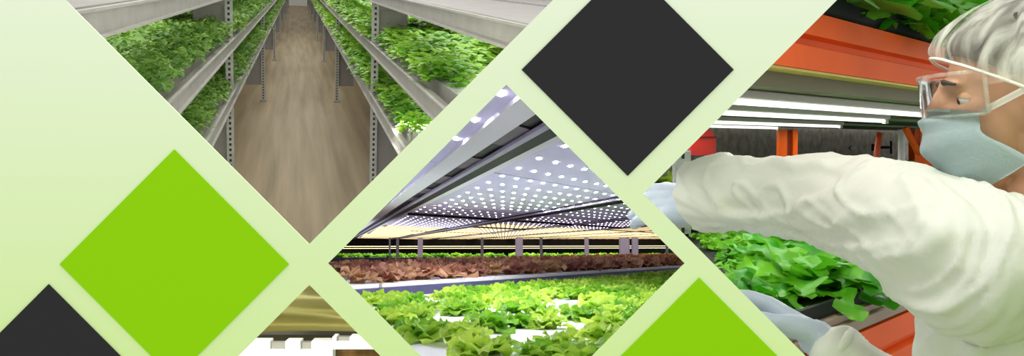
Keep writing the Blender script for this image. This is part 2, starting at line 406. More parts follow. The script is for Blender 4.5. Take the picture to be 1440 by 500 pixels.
for sg, x0, side in ((-1, XL, 'left'), (1, XR, 'right')):
    for rowi, xs in enumerate((x0+sg*.03, x0+sg*(DEP+.08))):
        for li, z in enumerate(LV[1:]):
            if rowi == 1 and li == 1: continue
            ys = [1.05]+YS+[YEND-.3]
            for b, (b0, b1) in enumerate(zip(ys, ys[1:])):
                if rowi == 1 and b > 1: continue
                lv = ('upper', 'lower')[li]; rk = 'aisle rack' if rowi == 0 else 'rack behind the aisle rack'
                where = ('before its first post', 'between its first two posts')[b] if b < 2 else 'farther down the aisle'
                trough(sg, xs, DEP-.07, b0+.07, b1-.05, z, f'{lv} trough of greens {"on" if rowi == 0 else "behind"} the {side} aisle rack {where}', f'{lv} troughs far down the {side} rack' if b > 1 else None)
                kind = 'herb' if sg < 0 else 'basil'
                sp = .085 if b == 0 else .15 if b == 1 else .3
                nx = (5 if b == 0 else 4 if b == 1 else 3) if rowi == 0 else 3
                for i in range(nx):
                    y = b0+.14
                    while y < b1-.1:
                        p = Vector((xs+sg*(.022+(DEP-.125)*i/(nx-1)+rnd.uniform(-.012, .012)), y+rnd.uniform(-.02, .02), z-.005))
                        y += sp
                        if sg > 0 and not inside1(p): continue
                        if b < 2:
                            if sg < 0:
                                q = proj(R1 @ p)
                                if q[0] < 95 or q[1] > q[0]-40: continue
                            wl = 'herb plant' if sg < 0 else 'basil plant'
                            plant(kind, 'herb_plant' if sg < 0 else 'basil_plant', R1, p, rnd.uniform(.95, 1.2) if b == 0 else 1.5,
                                  f'{wl} in the {lv} trough {"of" if rowi == 0 else "behind"} the {side} aisle rack {where}', 'plant', f'plants in the {lv} trough of the {side} {rk} {where}')
                        else: farherbs[sg].append((p, 1.7))
for sg, side in ((-1, 'left'), (1, 'right')):
    mass('herb' if sg < 0 else 'basil', 'distant_seedlings', R1, farherbs[sg], f'green seedlings filling the distant troughs of the {side} rack', 'plants')
for x, y, z, s in ((.392, 2.12, -.25, .55), (.378, 2.02, -.25, .5)):
    plant('bigbasil', 'basil_seedling', R1, (x, y, z), s, 'large-leaved basil seedling at the near end of the right upper trough', 'plant', 'large-leaved basil at the trough end')
area_light('aisle_fill', R1 @ Matrix.Translation((.02, 8, .95)), 1.0, 15, 112, (1, .97, .92))  # unseen light added to brighten the dim aisle
# shelf lamps under the decks (seen only by their light)
for sg, x0 in ((-1, XL), (1, XR)):
    for y, ln in ((2.3, 2.0), (5.3, 3.0), (8.8, 3.0)):
        area_light('shelf_lamp', R1 @ Matrix.Translation((x0+sg*DEP/2, y, -.10)), .2, ln, 3.2*ln/2, (1, 1, .94))
        area_light('shelf_lamp', R1 @ Matrix.Translation((x0+sg*DEP/2, y, -.32)), .2, ln, 2.4*ln/2, (1, 1, .94))

# ================================================================== ROOM 3: lettuce beds under light panels
R3 = frame(708, 350)
HC = .35; HB = -.35
sheet_m = mat('glowing_reflector_sheet', srgb(192, 185, 226), .6, .0, var=.05, scale=2.2)
_b = sheet_m.node_tree.nodes['Principled BSDF']; _b.inputs['Emission Color'].default_value = (.62, .58, .9, 1); _b.inputs['Emission Strength'].default_value = .08  # faint lilac glow in the sheet stands in for light bounced onto it
sheet_w = mat('far_light_toned_reflector', srgb(150, 138, 118), .7, var=.05, scale=2.2, spec=.1)  # far copy of the ceiling sheet, its dimmer warm light put into the colour
border_m = mat('white_frame_strip', srgb(230, 228, 242), .7, spec=0)
beam_m = mat('dark_steel_beam', srgb(30, 29, 37), .6, 0, var=.1, scale=12, spec=.1)
grill_m = mat('purple_grey_plate', srgb(78, 60, 84), .5, 0, var=.3, scale=6, spec=.15)
led_m = emit('white_diode', (.98, .95, 1, 1), 150)
led2_m = emit('far_white_diode', (.98, .95, 1, 1), 8.5)
ledw_m = emit('warm_diode', (1, .77, .42, 1), 1.15)
tray_m = mat('blue_grey_tray', srgb(84, 82, 120), .5, var=.1)
raft_m = mat('white_raft', srgb(240, 240, 246), .6, var=.015, scale=3, bump=.05)
slate_m = mat('slate_post', srgb(92, 90, 112), .5, var=.05)
lilac_m = mat('lilac_grey_post', srgb(150, 144, 176), .5, var=.05)
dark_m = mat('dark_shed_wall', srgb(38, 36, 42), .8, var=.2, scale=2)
BD = -.1975                                    # beams run along X = C + BD*Y
SD = 2.0                                       # panel joints run along Y = s + SD*X
def cs(C, s):                                  # the point of the ceiling on beam line C and joint line s
    Y = (s+SD*C)/(1-SD*BD); return (C+BD*Y, Y)
def inr(p, m=0.0):
    d = (R3 @ Vector(p))-CAM
    return d.dot(N13)/math.sqrt(2) > m and d.dot(N34)/math.sqrt(2) < -m
def strip_poly(C0, C1, s0, s1, z0, z1):
    bm = B(); q = [cs(C0, s0), cs(C1, s0), cs(C1, s1), cs(C0, s1)]
    a = [bm.verts.new((x, y, z0)) for x, y in q]; b = [bm.verts.new((x, y, z1)) for x, y in q]
    bm.faces.new(a[::-1]); bm.faces.new(b)
    for i in range(4): bm.faces.new((a[i], a[(i+1) % 4], b[(i+1) % 4], b[i]))
    clip(bm, -N13, R3); clip(bm, N34, R3)
    return bm
def led(bm, x, y, z, r=.009):
    n = 10; e = 4.5 if r < .02 else 8; T = [6.2832*k/n for k in range(n)]      # flat oval diode facing down
    top = [bm.verts.new((x+r*math.cos(t), y+r*e*math.sin(t), z)) for t in T]
    mid = [bm.verts.new((x+.94*r*math.cos(t), y+.94*r*e*math.sin(t), z-.001)) for t in T]
    for k in range(n): bm.faces.new((top[k], mid[k], mid[(k+1) % n], top[(k+1) % n]))
    bm.faces.new(mid[::-1])
YMAX = 30.0
strips = [(-2.6, 1.18), (2.06, 5.4)]; c = 6.0
while c < 34: strips.append((c, c+3.4)); c += 3.9
lat = []
for i in range(-140, 140):
    for j in range(-30, 70):
        X = .139+i*.0725; Y = 3.30+i*.15+j*.55
        if 1.3 < Y < YMAX and inr((X, Y, HC), .004*Y*.5): lat.append((X, Y))
sedges = [-8+4*k for k in range(12)]
for si, (c0, c1) in enumerate(strips):
    C0, C1 = c0*HC, c1*HC
    for s0, s1 in zip(sedges, sedges[1:]):
        mine = [(x, y) for x, y in lat if C0+.03 < x-BD*y < C1-.03 and s0+.06 < y-SD*x < s1-.06]
        bm = strip_poly(C0, C1, s0+.02, s1-.02, HC, HC+.02)
        bmesh.ops.bisect_plane(bm, geom=bm.verts[:]+bm.edges[:]+bm.faces[:], plane_co=(0, YMAX, 0), plane_no=(0, 1, 0), clear_outer=True)
        bmesh.ops.bisect_plane(bm, geom=bm.verts[:]+bm.edges[:]+bm.faces[:], plane_co=(0, 1.3, 0), plane_no=(0, -1, 0), clear_outer=True)
        if not bm.verts or not mine: bm.free(); continue
        ym = sum(y for _, y in mine)/len(mine); base = Vector((sum(x for x, _ in mine)/len(mine), ym, HC))
        near = ym < 10.5
        t = thing('light_panel', {0: 'pale light panel at the near end of the ceiling, left of the wide dark beam'}.get(si, 'lilac light panel between the two dark ceiling beams' if si == 1 else 'light panel of close diodes beyond the second dark ceiling beam'),
                  'light panel', R3 @ Matrix.Translation(base), {0: 'light panels left of the wide beam', 1: 'light panels between the beams'}.get(si, 'light panels beyond the second beam'))
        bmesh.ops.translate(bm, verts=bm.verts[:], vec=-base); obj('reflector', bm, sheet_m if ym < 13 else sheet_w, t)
        if near:
            me = None
            for x, y in mine[:]:
                if me is None:
                    b2 = B(); led(b2, 0, 0, -.0005); me = mesh_of(b2, led_m if ym < 6.5 else led2_m, True, 'diode')
                new_obj('diode', me, t, Matrix.Translation(Vector((x, y, HC))-base))
        else:
            b2 = B()
            for x, y in mine: led(b2, x-base.x, y-base.y, -.0005, .0105 if ym < 13 else .031)
            d = obj('diodes', b2, ledw_m if ym > 13 else led2_m, t, None, True); d['kind'] = 'stuff'
def beam(c0, c1, label, z0, extra=None):
    base = Vector((*cs(c0*HC, 2), HC)); t = thing('ceiling_beam', label, 'beam', R3 @ Matrix.Translation(base))
    def pt(nm, bm, m):
        bmesh.ops.bisect_plane(bm, geom=bm.verts[:]+bm.edges[:]+bm.faces[:], plane_co=(0, YMAX, 0), plane_no=(0, 1, 0), clear_outer=True)
        bmesh.ops.bisect_plane(bm, geom=bm.verts[:]+bm.edges[:]+bm.faces[:], plane_co=(0, 1.3, 0), plane_no=(0, -1, 0), clear_outer=True)
        if bm.verts: bmesh.ops.translate(bm, verts=bm.verts[:], vec=-base); obj(nm, bm, m, t)
    if extra: extra(pt)
    pt('web', strip_poly(c0*HC, c1*HC, -12, 40, HC-z0, HC+.02), beam_m)
    pt('flange', strip_poly(c0*HC-.012, c0*HC+.015, -12, 40, HC-z0-.008, HC-z0+.004), lilac_m)
    return t
def wide_extra(pt):
    pt('frame_strip', strip_poly(1.18*HC, 1.436*HC, -12, 40, HC-.012, HC+.02), border_m)
    pt('frame_strip', strip_poly(1.90*HC, 2.06*HC, -12, 40, HC-.004, HC+.02), border_m)
    pt('cable_channel', strip_poly(1.436*HC, 1.642*HC, -12, 40, HC+.0, HC+.02), beam_m)
    for k in range(9): pt('cover_plate', strip_poly(1.45*HC, 1.63*HC, -2.3+1.15*k, -1.75+1.15*k, HC-.006, HC+.0), grill_m)
beam(1.642, 1.90, 'wide dark ceiling beam with a cable channel, nearest of the ceiling beams', .012, wide_extra)
beam(5.4, 6.0, 'dark ceiling beam crossing the light panels in the middle', .02)
for k, c in enumerate((9.4, 13.3)): beam(c, c+.5, ('thin dark ceiling beam, third from the wide one', 'thin dark ceiling beam, fourth from the wide one')[k], .012)
k = 0
for (c0, c1), s in [(strips[1], 10), (strips[2], 10), (strips[2], 14), (strips[3], 10), (strips[3], 6)]:
    p, q = cs(c0*HC, s), cs(c1*HC, s)
    bm = B(); m_ = Vector(((p[0]+q[0])/2, (p[1]+q[1])/2, HC-.014)); bar(bm, Vector((*p, HC-.014)), Vector((*q, HC-.014)), .045, .02); clip(bm, -N13, R3); clip(bm, N34, R3)
    if bm.verts:
        bmesh.ops.translate(bm, verts=bm.verts[:], vec=-m_)
        tag(obj('joint_bar', bm, beam_m, None, R3 @ Matrix.Translation(m_)), 'thin dark bar over a joint of the light panels between the dark beams' if k == 0 else 'thin dark bar over a joint of the light panels beyond the middle beam', 'bar', None if k == 0 else 'joint bars beyond the middle beam'); k += 1
    else: bm.free()

area_light('bay_fill', R3 @ Matrix.Translation((0, 32.6, .3)), 12, 1.5, 240, (1, .97, .85))  # added light hidden by the header, brightens the young lettuces
# beds: the near green bed ends on a slanting line, the red bed lies behind it
LA, LD = Vector((-1.05, 5.9)), Vector((3.75, 6.92)).normalized(); LN = Vector((-LD.y, LD.x))
def bed_pt(a, b): q = LA+LD*a+LN*b; return (q.x, q.y)
def bed_poly(pts, z0, z1, cl=True):
    bm = B(); a = [bm.verts.new((x, y, z0)) for x, y in pts]; b = [bm.verts.new((x, y, z1)) for x, y in pts]
    bm.faces.new(a[::-1]); bm.faces.new(b); n = len(pts)
    for i in range(n): bm.faces.new((a[i], a[(i+1) % n], b[(i+1) % n], b[i]))
    if cl: clip(bm, -N13, R3); clip(bm, N34, R3); clip(bm, -N53, R3)
    return bm
def bed(label, pts, z, tray_h, split):
    base = Vector((*[sum(q[i] for q in pts)/len(pts) for i in (0, 1)], z-tray_h)); t = thing('raft_bed', label, 'growing bed', R3 @ Matrix.Translation(base))
    bm = bed_poly(pts, z-tray_h, z-.03); bmesh.ops.translate(bm, verts=bm.verts[:], vec=-base); part('tray', bm, tray_m, t)
    for q in split:
        bm = bed_poly(q, z-.028, z); bmesh.ops.translate(bm, verts=bm.verts[:], vec=-base); part('raft', bm, raft_m, t)
    return t
rafts = []
for k in range(8):
    b1, b0 = -.12-1.15*k, -.12-1.15*k-1.14; q = []
    rafts.append([bed_pt(-7, b0), bed_pt(12, b0), bed_pt(12, b1), bed_pt(-7, b1)])
# rafts are cut to the bed by its near edge
def bed_near():
    base = Vector((.3, 5, HB-.12)); t = thing('raft_bed', 'white raft bed of bright green lettuce nearest the viewer', 'growing bed', R3 @ Matrix.Translation(base))
    def cut(bm):
        bmesh.ops.bisect_plane(bm, geom=bm.verts[:]+bm.edges[:]+bm.faces[:], plane_co=(0, 2.0, 0), plane_no=(0, -1, 0), clear_outer=True)
        if bm.verts: bmesh.ops.translate(bm, verts=bm.verts[:], vec=-base)
        return bm
    part('tray', cut(bed_poly([bed_pt(-7, -9.3), bed_pt(12, -9.3), bed_pt(12, -.1), bed_pt(-7, -.1)], HB-.12, HB-.03)), tray_m, t)
    for q in rafts: part('raft', cut(bed_poly(q, HB-.028, HB)), raft_m, t)
bed_near()
bed('white-edged bed of red lettuce behind the green lettuce bed', [bed_pt(-3, 0), bed_pt(14, 0), bed_pt(14, 2.6), bed_pt(-3, 2.6)], HB+.105, .10,
    [[bed_pt(-3+1.7*k, .02), bed_pt(-3+1.7*k+1.66, .02), bed_pt(-3+1.7*k+1.66, 2.58), bed_pt(-3+1.7*k, 2.58)] for k in range(10)])
def vis3(p, m=0):
    x, y = proj(R3 @ Vector(p)); return x+y > 812-m and 72-m < x-y < 606+m and y < 545
spots = []
for i in range(-30, 100):
    for j in range(0, 60):
        b = -.3-.2*j; a = -7+i*.205+(.1 if j % 2 else 0)
        x, y = bed_pt(a+rnd.uniform(-.04, .04), b+rnd.uniform(-.04, .04))
        if y < 2.45 or not vis3((x, y, HB)): continue
        if not vis3((x-.1, y, HB+.05), 0) or not vis3((x+.1, y, HB+.05), 0): continue
        px, py = proj(R3 @ Vector((x, y, HB)))
        if py > 418 and rnd.random() < .2: continue
        if any((px-gx)**2/gw**2+(py-gy)**2/gh**2 < 1 for gx, gy, gw, gh in ((748, 480, 38, 22), (790, 432, 26, 14), (690, 446, 26, 9), (632, 456, 22, 14), (805, 478, 24, 22), (612, 430, 14, 8), (590, 492, 20, 10))): continue
        spots.append((y, x))
spots.sort()
for y, x in spots[:300]:
    plant('lettuce', 'lettuce', R3, (x, y, HB-.002), rnd.uniform(.8, 1.05), 'bright green frilly lettuce growing in the near white raft bed', 'lettuce', 'green lettuces in the near raft bed', .12)
if spots[300:]: mass('lettuce', 'far_lettuces', R3, [(Vector((x, y, HB-.002)), rnd.uniform(1, 1.3)) for y, x in spots[300:]], 'green lettuces at the far side of the near raft bed', 'lettuce')
rs_ = []
for i in range(60):
    for j in range(8):
        x, y = bed_pt(-3+.3*i+rnd.uniform(-.05, .05), .2+.31*j+rnd.uniform(-.05, .05))
        if vis3((x-.1, y, HB+.05), 6) and vis3((x+.1, y, HB+.05), 6): rs_.append((x, y))
for x, y in rs_: plant('red', 'red_lettuce', R3, (x, y, HB+.103), rnd.uniform(1.0, 1.3), 'reddish brown lettuce in the white-edged bed behind the green ones', 'lettuce', 'red lettuces in the far bed', .12)
# posts behind the red bed, header and the dark far bay
def far_post(px, Y, wpx, m, label):
    r_ = R3.to_3x3().transposed() @ ray(px, 350); x = r_.x/r_.y*Y; wd = wpx/F*Y/2
    bm = B(); box(bm, (-wd, -wd*.7, 0), (wd, wd*.7, .68)); bmesh.ops.bevel(bm, geom=bm.edges[:], offset=wd*.2, segments=1, affect='EDGES')
    t = thing('bay_post', label, 'post', R3 @ Matrix.Translation((x, Y, HB)))
    obj('shaft', bm, m, t); bm = B(); box(bm, (-wd*1.5, -wd*1.2, -.004), (wd*1.5, wd*1.2, .02)); obj('base_plate', bm, m, t)
for px, wpx, m, lb in ((548, 2.5, slate_m, 'thin dark post, farthest left behind the red lettuce'), (559, 4, slate_m, 'dark post beside the left lilac post behind the red lettuce'), (591, 7, lilac_m, 'lilac post standing alone behind the left of the red lettuce'),
                       (678, 4, slate_m, 'dark post between the two single lilac posts'), (730, 10.5, lilac_m, 'broad lilac post at the middle of the red lettuce bed'), (761, 4, slate_m, 'dark post just right of the broad middle lilac post'), (825, 6, lilac_m, 'slim lilac post right of the middle, before the paired posts'),
                       (878, 14, lilac_m, 'wide lilac post, left one of the pair at the right'), (893, 9, lilac_m, 'narrower lilac post, right one of the pair at the right'), (938, 4, slate_m, 'dark post at the far right end of the red lettuce')):
    far_post(px, 24.5, wpx, m, lb)
bm = B(); box(bm, (-9, YMAX-.05, .12), (9, YMAX+.1, HC+.02)); clip(bm, -N13, R3); clip(bm, N34, R3)
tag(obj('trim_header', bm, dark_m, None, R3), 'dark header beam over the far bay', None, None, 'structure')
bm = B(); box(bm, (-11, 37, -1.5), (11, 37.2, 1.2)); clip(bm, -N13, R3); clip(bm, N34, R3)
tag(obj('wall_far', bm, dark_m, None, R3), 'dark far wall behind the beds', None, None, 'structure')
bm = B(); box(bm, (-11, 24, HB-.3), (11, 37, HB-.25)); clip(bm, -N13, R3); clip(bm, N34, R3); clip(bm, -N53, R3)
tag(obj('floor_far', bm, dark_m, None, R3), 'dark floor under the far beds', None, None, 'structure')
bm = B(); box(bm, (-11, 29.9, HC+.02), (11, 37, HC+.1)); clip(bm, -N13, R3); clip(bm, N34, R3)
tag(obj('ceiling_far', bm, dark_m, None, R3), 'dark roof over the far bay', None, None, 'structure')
bm = B(); box(bm, (-8, 31.8, HB-.2), (8, 33.4, HB+.05)); clip(bm, -N13, R3); clip(bm, N34, R3)
tag(obj('far_bed', bm, tray_m, None, R3), 'dark bed of young lettuce in the far bay behind the posts', 'growing bed')
for i in range(34):
    for j in range(2):
        x = -7.2+.42*i+rnd.uniform(-.08, .08); y = 32.2+.7*j
        if vis3((x, y, HB), 10): plant('farlettuce', 'young_lettuce', R3, (x, y, HB+.04), rnd.uniform(1.7, 2.2), 'small bright green lettuce in the far bay behind the posts', 'lettuce', 'young lettuces in the far bay')
for y, z, sx in ((34.6, .03, 7.0), (31.5, .1, 7.5)):
    t = thing('strip_lamp', 'warm strip lamp glowing low in the far dark bay' if z < .05 else 'warm strip lamp hung under the header of the far bay', 'lamp', R3 @ Matrix.Translation((0, y, z)))
    bm = B(); box(bm, (-sx, -.06, .02), (sx, .06, .08)); clip(bm, -N13, R3 @ Matrix.Translation((0, y, z))); clip(bm, N34, R3 @ Matrix.Translation((0, y, z))); part('housing', bm, dark_m, t)
    bm = B(); box(bm, (-sx, -.04, 0), (sx, .04, .02)); clip(bm, -N13, R3 @ Matrix.Translation((0, y, z))); clip(bm, N34, R3 @ Matrix.Translation((0, y, z))); part('tube', bm, emit('warm_tube', (1, .85, .45, 1), 2.5), t)

# ================================================================== ROOM 5: foil and trays under the bottom opening
foil_m = mat('gold_foil', srgb(216, 210, 146), .34, .25, var=.06, scale=3, bump=.12, bscale=9, stretch=(1, 1, 3))
dark2 = mat('dark_gap_board', srgb(74, 66, 52), .7, var=.15)
wood_m = mat('brown_wood', srgb(120, 82, 40), .5, var=.25, scale=10, stretch=(6, 1, 1))
def foil(u, v):
    px = 300+280*u; py = 388+83*v; Y = 1.55+.05*math.sin(v*9+u*1.5)+.03*math.sin(v*17-u*3)+.02*u
    return P(px, py-6*math.sin(u*3)*v, Y)
bm = B(); grid(bm, foil, 30, 40); solid(bm, .002)
bmesh.ops.translate(bm, verts=bm.verts[:], vec=-P(435, 475, 1.6)); clip(bm, N53*-1 if False else N53, Matrix.Translation(P(435, 475, 1.6)))
tag(obj('foil_curtain', bm, foil_m, None, Matrix.Translation(P(435, 475, 1.6)), True), 'wavy gold reflective foil sheet in the bottom opening', 'foil')
bm = B(); a = P(250, 470, 1.9); b = P(540, 560, 1.9); box(bm, (a.x, 1.9, b.z), (b.x, 1.95, a.z)); bmesh.ops.translate(bm, verts=bm.verts[:], vec=-a)
clip(bm, N53, Matrix.Translation(a)); tag(obj('backing_board', bm, dark2, None, Matrix.Translation(a)), 'dark board behind the white trays below the gold foil', 'board')
def notched(px0, px1, py0, py1, Y, notches, label):
    a = P(px0, py0, Y); b = P(px1, py1, Y); t = thing('foam_tray', label, 'tray', Matrix.Translation((a.x, Y, b.z)))
    W, H = b.x-a.x, a.z-b.z; D = .025
    bm = B(); xs = [0]; 
    for n0, n1 in notches: xs += [n0*W, n1*W]
    xs.append(W); box(bm, (0, 0, 0), (W, D, H*.62), .002)
    for i in range(0, len(xs)-1, 2): box(bm, (xs[i], 0, H*.62-.001), (xs[i+1], D, H), .0015)
    obj('tray_body', bm, white_pl, t)
    for n0, n1 in notches:
        bm = B(); box(bm, (n0*W+.001, .008, H*.6), (n1*W-.001, D-.006, H*.9)); obj('grey_plug', bm, galv_d, t)
notched(315, 468, 479, 512, 1.45, ((.42, .56), (.70, .80)), 'white notched foam tray at the left under the gold foil')
notched(467, 543, 473, 491, 1.42, ((.08, .32), (.66, .9)), 'white foam tray standing higher at the right under the gold foil')
bm = B(); a = P(474, 492, 1.5); b = P(545, 530, 1.5); box(bm, (0, 0, b.z-a.z), (b.x-a.x, .05, 0), .002)
tag(obj('wooden_block', bm, wood_m, None, Matrix.Translation(a)), 'brown wooden block below the right white foam tray', 'block')

# ================================================================== ROOM 4: the worker at the orange rack
AX = Vector((.679, .734, 0)); NX = Vector((-.734, .679, 0)); P0 = Vector((.72, 1.8, 1.5))
R4 = Matrix(((AX.x, NX.x, 0, P0.x), (AX.y, NX.y, 0, P0.y), (0, 0, 1, P0.z), (0, 0, 0, 1)))   # local x along the rack, y into it, z from eye level
orange_m = mat('orange_enamel', srgb(230, 92, 20), .5, 0, var=.06, scale=4, spec=.12)
red_m2 = mat('red_enamel', srgb(196, 26, 22), .4, 0, var=.08, coat=.3)
under_m = mat('olive_deck', srgb(108, 104, 76), .55, .1, var=.08, scale=3)
green_deck = mat('green_channel', srgb(74, 112, 58), .5, .1, var=.08, scale=3)
prof_m = mat('brown_grey_profile', srgb(138, 120, 98), .5, .2, var=.05)
black_m = mat('black_tray', srgb(16, 22, 16), .6, 0, var=.15, spec=.15)
conc_m = mat('rough_concrete', srgb(124, 120, 106), .9, 0, var=.0, scale=16, col2=srgb(166, 162, 146), bump=.4, bscale=30)
tube_m = emit('white_tube', (1, 1, .98, 1), 1.3)
metal_m = mat('lamp_housing', srgb(170, 170, 158), .5, .3)
greyp_m = slot_mat('grey_slotted_post', srgb(168, 172, 168), .045, .45, .006)

def inside4(p, m=.0):
    d = (R4 @ Vector(p))-CAM; return d.dot(N34)/math.sqrt(2) > m and d.dot(N4L) > m
bm = B(); box(bm, (-3, 2.0, -1.5), (16, 2.15, 2.6)); clip(bm, -N34, R4); clip(bm, -N4L, R4)
tag(obj('wall_concrete', bm, conc_m, None, R4), 'rough grey concrete wall behind the orange rack', None, None, 'structure')
t = thing('orange_rack', 'orange steel growing rack in front of the concrete wall', 'rack', R4 @ Matrix.Translation((0, 0, -1.5)))
def p4(nm, bm, m, par=t, cut=True):
    if cut:
        clip(bm, -N34, R4)
        if bm.verts: clip(bm, -N4L, R4)
    if not bm.verts: bm.free(); return None
    bmesh.ops.translate(bm, verts=bm.verts[:], vec=(0, 0, 1.5)); return obj(nm, bm, m, par)
X0, X1 = -1.15, 6.5
def beam4(z0, z1):
    """stepped box beam: upper and lower lips with a recess along the middle"""
    h = z1-z0; bm = B(); pr = [(.0, z0), (0, z0+h*.40), (.018, z0+h*.45), (.018, z0+h*.56), (.0, z0+h*.60), (0, z1), (.05, z1), (.05, z0)]
    a = [bm.verts.new((X0, y, z)) for y, z in pr]; b = [bm.verts.new((X1, y, z)) for y, z in pr]; n = len(pr)
    bm.faces.new(a); bm.faces.new(b[::-1])
    for i in range(n): bm.faces.new((a[i], b[i], b[(i+1) % n], a[(i+1) % n]))
    return bm
p4('beam', beam4(.140, .252), orange_m); p4('beam', beam4(-.54, -.408), orange_m)
bm = B(); box(bm, (X0, .004, .135), (X1, .06, .1395)); p4('beam_edge_reflection', bm, mat('yellow_reflection', srgb(214, 196, 96), .5))  # yellow strip standing in for light reflected along the beam's lower edge
bm = B(); box(bm, (X0, .05, .105), (X1, 1.95, .125)); box(bm, (X0, .045, .105), (X1, .05, .135)); p4('upper_deck', bm, under_m)
for y in (.26, .66, 1.2): bm = B(); box(bm, (X0, y-.07, .092), (X1, y+.07, .106), .003); p4('deck_channel', bm, green_deck)
bm = B(); box(bm, (X0, .0, -.402), (X1, .07, -.378), .003); box(bm, (X0, .012, -.378), (X1, .07, -.362), .003); p4('tray_rail', bm, prof_m)
bm = B(); box(bm, (X0, .07, -.40), (X1, 1.95, -.375)); p4('lower_deck', bm, under_m)
for x in (-1.1, 1.3, 6.3):
    for y in (.05, 1.85):
        if x < 2: continue
        bm = B(); box(bm, (x-.03, y, -1.5), (x+.03, y+.06, .8), .004); p4('post', bm, orange_m)
# trays of the two levels
def tray4(x0, x1, y0, y1, z, label, h=.03):
    tt = thing('black_tray', label, 'tray', R4 @ Matrix.Translation((x0, y0, z)))
    bm = B(); box(bm, (x0, y0, z), (x1, y1, z+.006)); box(bm, (x0, y0, z), (x1, y0+.01, z+h)); box(bm, (x0, y1-.01, z), (x1, y1, z+h)); box(bm, (x0, y0, z), (x0+.01, y1, z+h)); box(bm, (x1-.01, y0, z), (x1, y1, z+h))
    clip(bm, -N34, R4); clip(bm, -N4L, R4); bmesh.ops.translate(bm, verts=bm.verts[:], vec=(-x0, -y0, -z)); part('shell', bm, black_m, tt)
    bm = B(); box(bm, (x0+.01, y0+.01, z+.006), (x1-.01, y1-.01, z+h*.72)); clip(bm, -N34, R4); clip(bm, -N4L, R4); bmesh.ops.translate(bm, verts=bm.verts[:], vec=(-x0, -y0, -z)); part('lid', bm, black_m, tt)
tray4(-1.1, 3.0, .03, .95, -.362, 'long black tray of salad greens on the lower deck under the arm')
tray4(-1.1, 6.4, 1.0, 1.82, -.374, 'black tray of lettuce on the lower deck along the concrete wall', .17)
tray4(-.6, 2.4, .0, .9, .254, 'black tray of leafy greens on top of the upper orange beam', .055)
cnt = 0
for i in range(46):
    for j in range(10):
        y = .16+.17*j; x = -1.05+.16*i+(.08 if j % 2 else 0)
        if y > .9 and y < 1.05: continue
        zb = -.345
        p = (x+rnd.uniform(-.03, .03), y+rnd.uniform(-.03, .03), zb)
        px, py = proj(R4 @ Vector(p)); px2, py2 = proj(R4 @ Vector((p[0], p[1], zb+.17)))
        if (px-py < 645 and px+py < 1420) or px-py < 618 or (y > 1 and not inside4(p, .12)) or px > 1345 or px < 890 or py > 500 or x > (2.9 if y < 1 else 6.2): continue
        if y > 1: p = (p[0], p[1], -.258)
        if y < 1: plant('mizuna', 'salad_plant', R4, p, rnd.uniform(.9, 1.1) if px-py > 750 or px+py > 1500 else .6 if px-py > 690 or px+py > 1450 else .4, 'cut-leaf salad plant in the lower black tray beneath the outstretched arm', 'salad plant', 'salad plants in the lower black tray', .15)
        else: plant('lettuce', 'lettuce', R4, p, rnd.uniform(1.2, 1.5), 'bright green lettuce in the tray along the concrete wall', 'lettuce', 'lettuces along the concrete wall')
for x, y, s, k in ((-.16, .03, 1.0, 'spoon'), (-.02, .02, 1.1, 'spoon'), (.06, .1, 1.0, 'spoon'), (.2, .05, 1.1, 'spoon'), (.3, .1, 1.1, 'mizuna'), (.48, .2, 1.1, 'mizuna'), (.11, .02, 1.2, 'spoon'), (.24, .05, 1.1, 'mizuna'), (.36, .06, 1.1, 'mizuna'), (.43, .07, 1.1, 'mizuna'), (.55, .08, 1.1, 'mizuna'), (.1, .34, 1.2, 'spoon'), (.38, .42, 1.2, 'mizuna'), (.66, .3, 1.0, 'mizuna')):
    plant(k, 'leafy_plant', R4, (x, y, .285), s, 'broad-leaved green plant on the upper tray over the orange beam' if k == 'spoon' else 'frilly green plant on the upper tray above the hairnet', 'leafy plant', 'broad-leaved plants on the upper tray' if k == 'spoon' else 'frilly plants on the upper tray')
# tube lamps under the upper deck
for k, (y, z, x0, x1, lb) in enumerate(((.12, .080, -1.0, 1.0, 'white tube lamp nearest the orange beam under the upper deck'), (.40, .076, -1.0, 1.35, 'white tube lamp second from the front under the upper deck'), (.92, .078, -1.0, .62, 'short white tube lamp third from the front under the upper deck'), (.98, .078, .80, 2.4, 'white tube lamp beyond the end of the short third lamp'), (1.4, .078, -1.0, 2.6, 'white tube lamp nearest the concrete wall'))):
    area_light('tube_light', R4 @ Matrix.Translation(((max(x0, -.3)+x1)/2, y, z-.008)), x1-max(x0, -.3), .010, 2.4*(x1-max(x0, -.3)), (1, 1, .96))
    tt = thing('tube_lamp', lb, 'lamp', R4 @ Matrix.Translation((x0, y, z)))
    bm = B(); box(bm, (x0, y-.016, z+.007), (x1, y+.016, z+.024), .003); clip(bm, -N34, R4); clip(bm, -N4L, R4); bmesh.ops.translate(bm, verts=bm.verts[:], vec=(-x0, -y, -z)); part('housing', bm, metal_m, tt)
    bm = B(); tube(bm, [(x0, y, z), (x1, y, z)], .0065, 10); clip(bm, -N34, R4); clip(bm, -N4L, R4); bmesh.ops.translate(bm, verts=bm.verts[:], vec=(-x0, -y, -z)); part('tube', bm, tube_m, tt)
    bm = B()
    for xe in (x0+.012, x1-.012): box(bm, (xe-.012, y-.009, z-.009), (xe+.012, y+.009, z+.012), .002)
    clip(bm, -N34, R4); clip(bm, -N4L, R4); bmesh.ops.translate(bm, verts=bm.verts[:], vec=(-x0, -y, -z)); part('end_cap', bm, metal_m, tt)
